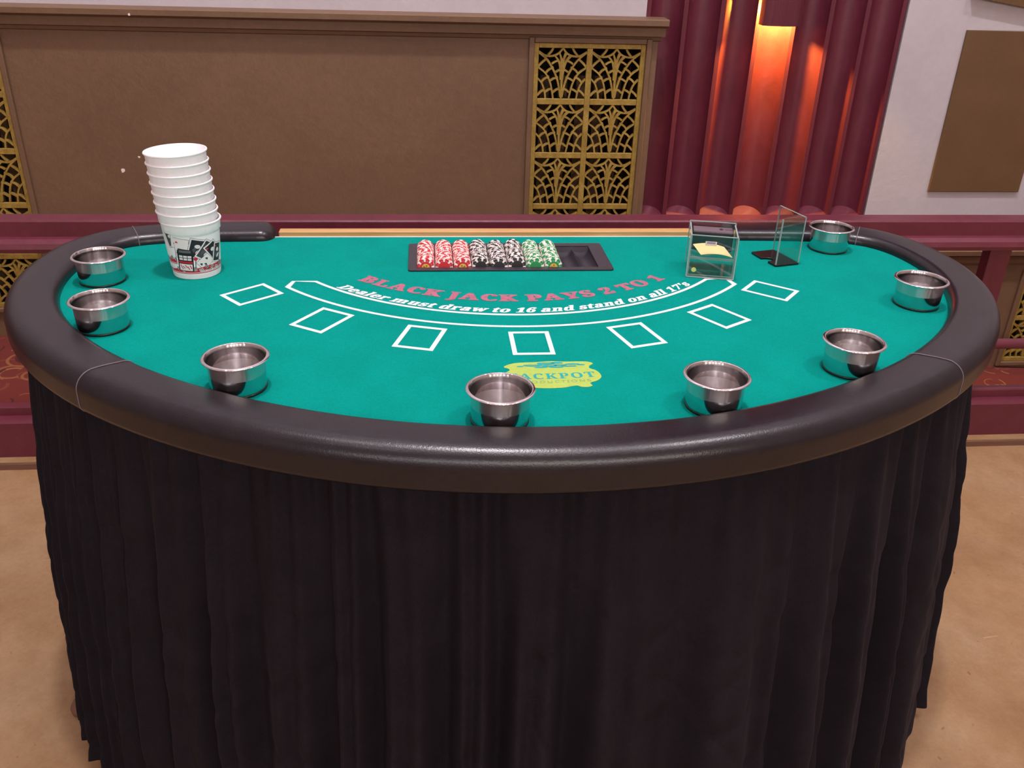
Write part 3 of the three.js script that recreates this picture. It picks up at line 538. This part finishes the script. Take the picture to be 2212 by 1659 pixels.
// ------------------------------------------------------------------ stainless drink holders
{
  const prof = [[0.0, 0.0046], [0.040, 0.0046], [0.0432, 0.0056], [0.0443, 0.0085], [0.0463, 0.0520], [0.0474, 0.0556]];
  const body = [[0.0, 0.0030], [0.0405, 0.0030], [0.0436, 0.0036], [0.0445, 0.0065], [0.0462, 0.0510], [0.0470, 0.0530]];
  const rim = [[0.0474, 0.0556], [0.0482, 0.0568], [0.0496, 0.0573], [0.0516, 0.0567], [0.0532, 0.0555], [0.0533, 0.0546], [0.0518, 0.0550], [0.0495, 0.0551], [0.0470, 0.0530]];
  const lathe = (p, flip) => { const c = new THREE.CatmullRomCurve3(p.map(([r, y]) => new THREE.Vector3(r, y, 0)), false, 'centripetal').getPoints(p.length * 5).map((v) => new THREE.Vector2(Math.max(0, v.x), v.y)); if (flip) c.reverse(); return new THREE.LatheGeometry(c, 96); };
  const gB = lathe(body), gI = lathe(prof, true), gR = lathe(rim, true), gF = new THREE.LatheGeometry([[0, 0.0002], [0.0432, 0.0002], [0.0452, 0.0012], [0.0452, 0.0034], [0.0438, 0.0042], [0, 0.0042]].map((p) => new THREE.Vector2(...p)), 64);
  const where = [[-0.080, 0.990, 'in front of the pot emblem at the middle of the rail'], [-0.494, 0.865, 'at the front left of the felt, alone'], [0.268, 0.965, 'at the front right next to the middle holder'], [0.551, 0.841, 'at the right front of the felt by the rail seam'], [0.823, 0.539, 'at the right end of the felt, beyond the rightmost betting box'], [0.781, 0.184, 'at the back right corner beside the discard holder'], [-0.780, 0.615, 'the nearer of the pair at the left end'], [-0.855, 0.373, 'the farther of the pair at the left end']];
  for (let [x, z, w] of where) {
    const f = railAt(nearestS(x, z)); const d = (x - f.x) * f.nx + (z - f.z) * f.nz, need = 0.0985 + 0.0452; if (d < need) { x += f.nx * (need - d); z += f.nz * (need - d); }
    const t = thing('drink_holder', 'polished steel drink holder ' + w, 'drink holder', 'steel drink holders around the rail'); t.position.set(x, TH, z); t.rotation.y = rr(0, 6);
    mesh('body', gB, M.steelBody, t); mesh('lining', gI, M.steel, t); mesh('rim', gR, M.steelRim, t); mesh('base_ring', gF, M.blackAcrylic, t);
  }
}

// ------------------------------------------------------------------ stack of white plastic cups
{
  const H = 0.128, pts = [[0, 0.003], [0.040, 0.003], [0.0425, 0.0], [0.0478, 0.0], [0.0486, 0.003], [0.0490, 0.010], [0.0556, 0.100], [0.0568, 0.104], [0.0585, 0.106], [0.0592, 0.1235], [0.0612, 0.1245], [0.0620, 0.1265], [0.0612, 0.1282], [0.0592, 0.1285], [0.0578, 0.1265], [0.0572, 0.107], [0.0551, 0.104], [0.0480, 0.012], [0.0470, 0.005], [0.0, 0.005]];
  const cup = new THREE.LatheGeometry(pts.map((p) => new THREE.Vector2(...p)), 80); cup.scale(1, 0.925, 1); const g = toCreasedNormals(cup, 0.7);
  // casino print: cards, a slot machine and chips in black, grey and red
  const W = 1536, Hh = 434, c = document.createElement('canvas'); c.width = W; c.height = Hh; const x = c.getContext('2d');
  x.fillStyle = '#f8f6f9'; x.fillRect(0, 0, W, Hh);
  const card = (cx, cy, a, w, h, fill, pip, red) => {
    x.save(); x.translate(cx, cy); x.rotate(a); x.fillStyle = '#efeaeb'; x.strokeStyle = '#26262c'; x.lineWidth = 3; x.beginPath(); x.rect(-w / 2, -h / 2, w, h); x.fill(); x.stroke();
    if (fill) { x.fillStyle = fill; x.fillRect(-w / 2 + 14, -h / 2 + 16, w - 28, h - 32); x.fillStyle = '#e4dfe2'; x.beginPath(); x.ellipse(0, -h * .12, w * .17, h * .10, 0, 0, 7); x.fill(); x.beginPath(); x.ellipse(w * .1, h * .16, w * .12, h * .13, .5, 0, 7); x.fill(); x.fillStyle = '#55555c'; x.beginPath(); x.ellipse(-w * .16, h * .1, w * .1, h * .16, .3, 0, 7); x.fill(); }
    x.fillStyle = red ? '#d8304a' : '#202026'; for (const [px, py] of pip) { x.beginPath(); x.moveTo(px, py - 15); x.quadraticCurveTo(px + 22, py + 4, px + 9, py + 9); x.lineTo(px, py + 4); x.lineTo(px - 9, py + 9); x.quadraticCurveTo(px - 22, py + 4, px, py - 15); x.fill(); }
    x.restore();
  };
  for (const ox of [0, -W / 2, W / 2]) {
    card(ox + 560, 130, -0.25, 130, 190, '#3a3a40', [[-48, -70]], true); card(ox + 640, 126, 0.15, 150, 220, '', [[-40, -60], [30, 40]], true); card(ox + 790, 135, 0.30, 160, 220, '#2c2c32', [[-52, -72]], false);
    card(ox + 880, 170, 0.62, 150, 220, '#44444a', [[-48, -72]], false); card(ox + 960, 190, -0.55, 140, 220, '#26262c', [[-44, -70]], true); card(ox + 860, 290, 0.9, 120, 150, '', [[-20, -30], [20, 20], [-10, 50]], false); card(ox + 1010, 220, 0.2, 120, 220, '#303036', [[-36, -64]], true);
    x.save(); x.translate(0, 62);   // chips and the red band
    x.fillStyle = '#c8283c'; x.beginPath(); x.moveTo(ox + 384, 282); x.quadraticCurveTo(ox + 560, 316, ox + 768, 292); x.quadraticCurveTo(ox + 960, 262, ox + 1152, 282); x.lineTo(ox + 1152, 340); x.lineTo(ox + 384, 340); x.fill();
    for (let k = 0; k < 13; k++) { x.save(); x.translate(ox + 404 + k * 58, 300 + Math.sin(k * 2.1) * 14); x.rotate(k * 1.3); x.fillStyle = ['#6a625e', '#8a827c', '#3c383a'][k % 3]; x.fillRect(-24, -17, 48, 34); x.fillStyle = '#d8d2d2'; for (const q of [-16, 0, 14]) x.fillRect(q, -17, 6, 34); x.restore(); }
    x.fillStyle = '#b8263a'; x.fillRect(ox + 384, 345, 768, 9);
    x.fillStyle = '#e6e0e2'; x.fillRect(ox + 800, 322, 300, 16); x.fillStyle = '#3a3438'; for (let k = 0; k < 22; k++) if (k % 5 !== 4) x.fillRect(ox + 806 + k * 13, 327, 8, 6);
    // slot machine
    x.save(); x.translate(ox + 668, 190); x.rotate(0.07); x.fillStyle = '#1e1c20'; x.fillRect(-78, -100, 156, 232); x.fillStyle = '#2c2a2e'; x.beginPath(); x.moveTo(-86, -62); x.lineTo(-64, -122); x.lineTo(74, -112); x.lineTo(86, -58); x.fill();
    x.fillStyle = '#6a686c'; x.fillRect(-56, -104, 112, 26); x.fillStyle = '#e8e4e6'; for (let r = 0; r < 2; r++) for (let q = 0; q < 3; q++) x.fillRect(-60 + q * 42, -46 + r * 30, 36, 24); x.fillStyle = '#c8283c'; x.fillRect(-70, 20, 140, 22);
    x.fillStyle = '#ece8ea'; x.fillRect(-66, 50, 132, 76); x.strokeStyle = '#d02840'; x.lineWidth = 9; for (let k = 0; k < 5; k++) { x.beginPath(); x.moveTo(-54 + k * 24, 62 + (k % 2) * 14); x.lineTo(-30 + k * 22, 112 - (k % 3) * 10); x.stroke(); }
    x.strokeStyle = '#76727a'; x.lineWidth = 10; x.beginPath(); x.moveTo(96, 100); x.lineTo(98, 2); x.stroke(); x.fillStyle = '#d02840'; x.beginPath(); x.arc(98, -12, 19, 0, 7); x.fill(); x.restore(); x.restore();
  }
  const tx = new THREE.CanvasTexture(c); tx.colorSpace = THREE.SRGBColorSpace; const pm = phys({ map: tx, roughness: 0.4, specularIntensity: 0.6 });
  const band = new THREE.LatheGeometry([[0.04925, 0.0095], [0.0560, 0.1005]].map((p) => new THREE.Vector2(...p)), 96, 0);
  band.scale(1, 0.925, 1);
  const names = ['bottom cup of the white stack, casino print showing', 'second white cup from the bottom of the stack', 'third white cup from the bottom of the stack', 'fourth white cup from the bottom of the stack', 'fourth white cup from the top of the stack', 'third white cup from the top of the stack', 'second white cup from the top of the stack', 'topmost open white plastic cup of the stack'];
  const base = new THREE.Vector3(-0.674, TH, 0.322), up = new THREE.Vector3(-0.035, 1, 0.0).normalize();
  for (let k = 0; k < 8; k++) {
    const t = thing('plastic_cup', names[k], 'cup', 'stacked white plastic cups'); mesh('cup_wall', g, M.white, t); mesh('printed_band', band, pm, t);
    const lean = k ? k / 7 : 0; t.position.copy(base).addScaledVector(up, k * 0.0199); t.position.x -= 0.002 + (k ? 0.0025 : 0); t.position.y = TH + 0.0004 + k * 0.0199; t.rotation.set(0, R(14.7 + 180), 0.0); t.rotateOnWorldAxis(new THREE.Vector3(0, 0, 1), 0.030 * lean); void H;
  }
}

// ------------------------------------------------------------------ acrylic card shoe and discard holder
{
  const t = thing('card_shoe', 'clear acrylic card box with a shelf, standing on the felt by the dealer', 'card box'); t.position.set(0.4285, TH + 0.0008, 0.3835); t.rotation.y = R(-14);
  const w = 0.0505, h = 0.0945, d = 0.094, th = 0.003; // half width, height, depth; front face at z = 0
  const A = (n, g) => mesh(n, g, M.acrylic, t);
  A('front_pane', boxG(-w, w, 0.001, h, -th, 0)); A('side_pane', boxG(-w, -w + th, 0.001, h, -d, -th)); A('side_pane', boxG(w - th, w, 0.001, h, -d, -th)); A('back_pane', boxG(-w, w, 0.001, h + 0.004, -d - th, -d)); A('shelf', boxG(-w + th, w - th, 0.042, 0.045, -d, -th)); A('base_pane', boxG(-w, w, 0, 0.003, -d, -th));
  const e = 0.0014, E2 = (a, b, c, dd, f, gg) => mesh('pane_edge', boxG(a, b, c, dd, f, gg), M.acrylicEdge, t);
  E2(-w, w, h, h + e, -th, 0); E2(-w, -w + th, h, h + e, -d, -th); E2(w - th, w, h, h + e, -d, -th); E2(-w, w, h + 0.004, h + 0.004 + e, -d - th, -d);
  for (const s of [-1, 1]) { E2(s * w - e, s * w + e, 0.001, h, -e, e); E2(s * (w - th) - e * .6, s * (w - th) + e * .6, 0.003, h, -th - e, -th + e * .4); E2(s * w - e * .8, s * w + e * .8, 0.001, h + 0.004, -d - th, -d); }
  E2(-w, w, 0.0, 0.0025, -e, e); E2(-w + th, w - th, 0.041, 0.0462, -th - 0.002, -th); E2(-w, w, 0.004, 0.0062, -th - 0.001, -th);
  const lab = std({ color: 0xead6c0, roughness: 0.5 }), st = std({ color: 0xc8d878, roughness: 0.5 });
  mesh('paper_label', boxG(-0.018, 0.006, 0.074, 0.0835, 0.0001, 0.0005), lab, t);
  { const m = mesh('label_print', boxG(-0.015, 0.003, 0.0785, 0.0825, 0.0005, 0.0007), std({ color: 0x9a86a8, roughness: 0.5 }), t); void m; }
  const dot = mesh('round_sticker', new THREE.CylinderGeometry(0.0052, 0.0052, 0.0004, 24), st, t); dot.rotation.x = Math.PI / 2; dot.position.set(-0.036, 0.0175, 0.0003);
  // things in the box
  const m4 = t.matrixWorld; t.updateMatrixWorld();
  const deck = thing('card_deck_case', 'black card case lying on the shelf inside the acrylic box', 'card case'); deck.applyMatrix4(t.matrixWorld); void m4;
  mesh('case_body', rboxG(-w + 0.006, w - 0.006, 0.0452, 0.0885, -d + 0.002, -0.052, 0.0025), M.blackBox, deck);
  mesh('case_top_sheen', rboxG(-w + 0.008, w - 0.008, 0.0884, 0.0893, -d + 0.004, -0.054, 0.0004), std({ color: 0x6d5f68, roughness: 0.35 }), deck);  // lighter plate paints the ceiling reflection onto the case top
  const mark = std({ color: 0x1c191d, roughness: 0.6 });
  { const sh = new THREE.Shape(); sh.moveTo(0, 0.008); sh.quadraticCurveTo(0.008, -0.001, 0.003, -0.003); sh.lineTo(0.002, -0.006); sh.lineTo(-0.002, -0.006); sh.lineTo(-0.003, -0.003); sh.quadraticCurveTo(-0.008, -0.001, 0, 0.008); const g = new THREE.ShapeGeometry(sh, 8); g.rotateX(-Math.PI / 2); const q = mesh('printed_mark', g, mark, deck); q.position.set(0.018, 0.0896, -0.074); }
  for (const px of [0.030, 0.038]) { const g = new THREE.RingGeometry(0.0022, 0.0034, 16); g.rotateX(-Math.PI / 2); const q = mesh('printed_mark', g, mark, deck); q.position.set(px, 0.0896, -0.074); }
  const card = thing('cut_card', 'pale yellow plastic cut card lying curved on the shelf of the acrylic box', 'card'); card.applyMatrix4(t.matrixWorld);
  const cg = grid(16, 2, (i, j) => { const u = i / 16, v = j / 2; const x = lerp(-0.042, 0.026, u) + v * 0.018; return [x, 0.0466 + 0.008 * Math.sin(Math.PI * lerp(0.15, 0.9, u)) + (1 - v) * 0.012, lerp(-0.040, -0.0055, v)]; });
  const cm = M.cutCard.clone(); cm.side = THREE.DoubleSide; mesh('card_sheet', cg, cm, card);
}
{
  const t = thing('discard_holder', 'discard holder with notched black base and clear upright acrylic walls', 'card holder'); t.position.set(0.6045, TH, 0.312); t.rotation.y = R(15);
  // local: x along the near edge, -z to the back
  const w = 0.061, d = 0.096, s = new THREE.Shape(); s.moveTo(0, 0); s.lineTo(w, 0); s.lineTo(w, d); s.lineTo(0, d); s.lineTo(-0.002, 0.055); s.quadraticCurveTo(0.022, 0.052, 0.020, 0.038); s.quadraticCurveTo(0.018, 0.028, -0.001, 0.028); s.lineTo(0, 0);
  const g = new THREE.ExtrudeGeometry(s, { depth: 0.004, bevelEnabled: true, bevelSize: 0.0006, bevelThickness: 0.0006, bevelSegments: 1 }); g.rotateX(-Math.PI / 2); g.translate(0, 0.0007, 0); mesh('base_plate', g, M.blackAcrylic, t);
  const th = 0.003, h = 0.112;
  mesh('front_wall', boxG(0, w, 0.0055, h, -th, 0), M.acrylic, t); mesh('side_wall', boxG(w - th, w, 0.0055, h, -d, -th), M.acrylic, t);
  const E2 = (a, b, c, dd, f, gg) => mesh('wall_edge', boxG(a, b, c, dd, f, gg), M.acrylicEdge, t);
  E2(-0.0006, 0.0012, 0.0055, h, -th, 0.0004); E2(w - 0.0014, w + 0.0006, 0.0055, h, -0.0014, 0.0006); E2(w - th, w, h, h + 0.001, -d, 0); E2(w - th, w, 0.0055, h, -d - 0.0008, -d);
}

// ------------------------------------------------------------------ ceiling lamps, out of view, placed to light table and room
UNSEEN_LAMPS.forEach(([x, z, cd, r], i) => {
  const t = thing('unseen_ceiling_lamp', ['unseen round ceiling lamp above the table', 'unseen round ceiling lamp right of the table', 'unseen round ceiling lamp left of the table', 'unseen round ceiling lamp above the camera side', 'unseen round ceiling lamp at the left rear of the room', 'unseen round ceiling lamp at the right rear of the room', 'unseen small round ceiling lamp right of the camera', 'unseen small round ceiling lamp left of the camera', 'unseen small round ceiling lamp far right of the camera'][i], 'ceiling lamp');
  t.position.set(x, CEIL, z);
  const ring = new THREE.LatheGeometry([[r, 0], [r, -0.05], [r + 0.006, -0.056], [r + 0.02, -0.05], [r + 0.02, 0]].map((p) => new THREE.Vector2(...p)), 32); mesh('housing', ring, M.white, t);
  const disc = new THREE.Mesh(new THREE.CircleGeometry(r, 32), std({ color: 0xffffff, emissive: LAMP_COLOR, emissiveIntensity: 60 })); disc.rotation.x = Math.PI / 2; disc.position.y = -0.045; disc.name = 'diffuser'; shadows(disc); t.add(disc);
  const l = new THREE.PointLight(LAMP_COLOR, cd, 0, 2); l.position.set(0, -0.16, 0); l.castShadow = true; l.shadow.radius = r / 0.02; l.shadow.mapSize.set(1024, 1024); t.add(l);
});

UNSEEN_PENDANTS.forEach(([x, y, z, cd, col], i) => {  // out of view, placed to light upright faces and streak the steel
  const t = thing('unseen_pendant_lamp', ['leftmost', 'second', 'third', 'fourth', 'fifth', 'rightmost'][i] + ' unseen globe pendant lamp behind the camera, lighting upright faces', 'pendant lamp', 'unseen globe pendants behind the camera'); t.position.set(x, y, z);
  mesh('globe', new THREE.SphereGeometry(0.075, 24, 16), std({ color: 0xffffff, emissive: col, emissiveIntensity: 380 }), t);
  mesh('cord', new THREE.CylinderGeometry(0.004, 0.004, CEIL - y - 0.09, 8).translate(0, (CEIL - y - 0.09) / 2 + 0.075, 0), M.metalLeg, t);
  mesh('canopy', new THREE.CylinderGeometry(0.05, 0.055, 0.02, 20).translate(0, CEIL - y - 0.0105, 0), M.metalLeg, t);
  const l = new THREE.PointLight(col, cd, 0, 2); l.castShadow = true; l.shadow.radius = 3; t.add(l);
});

renderer.render(scene, camera);
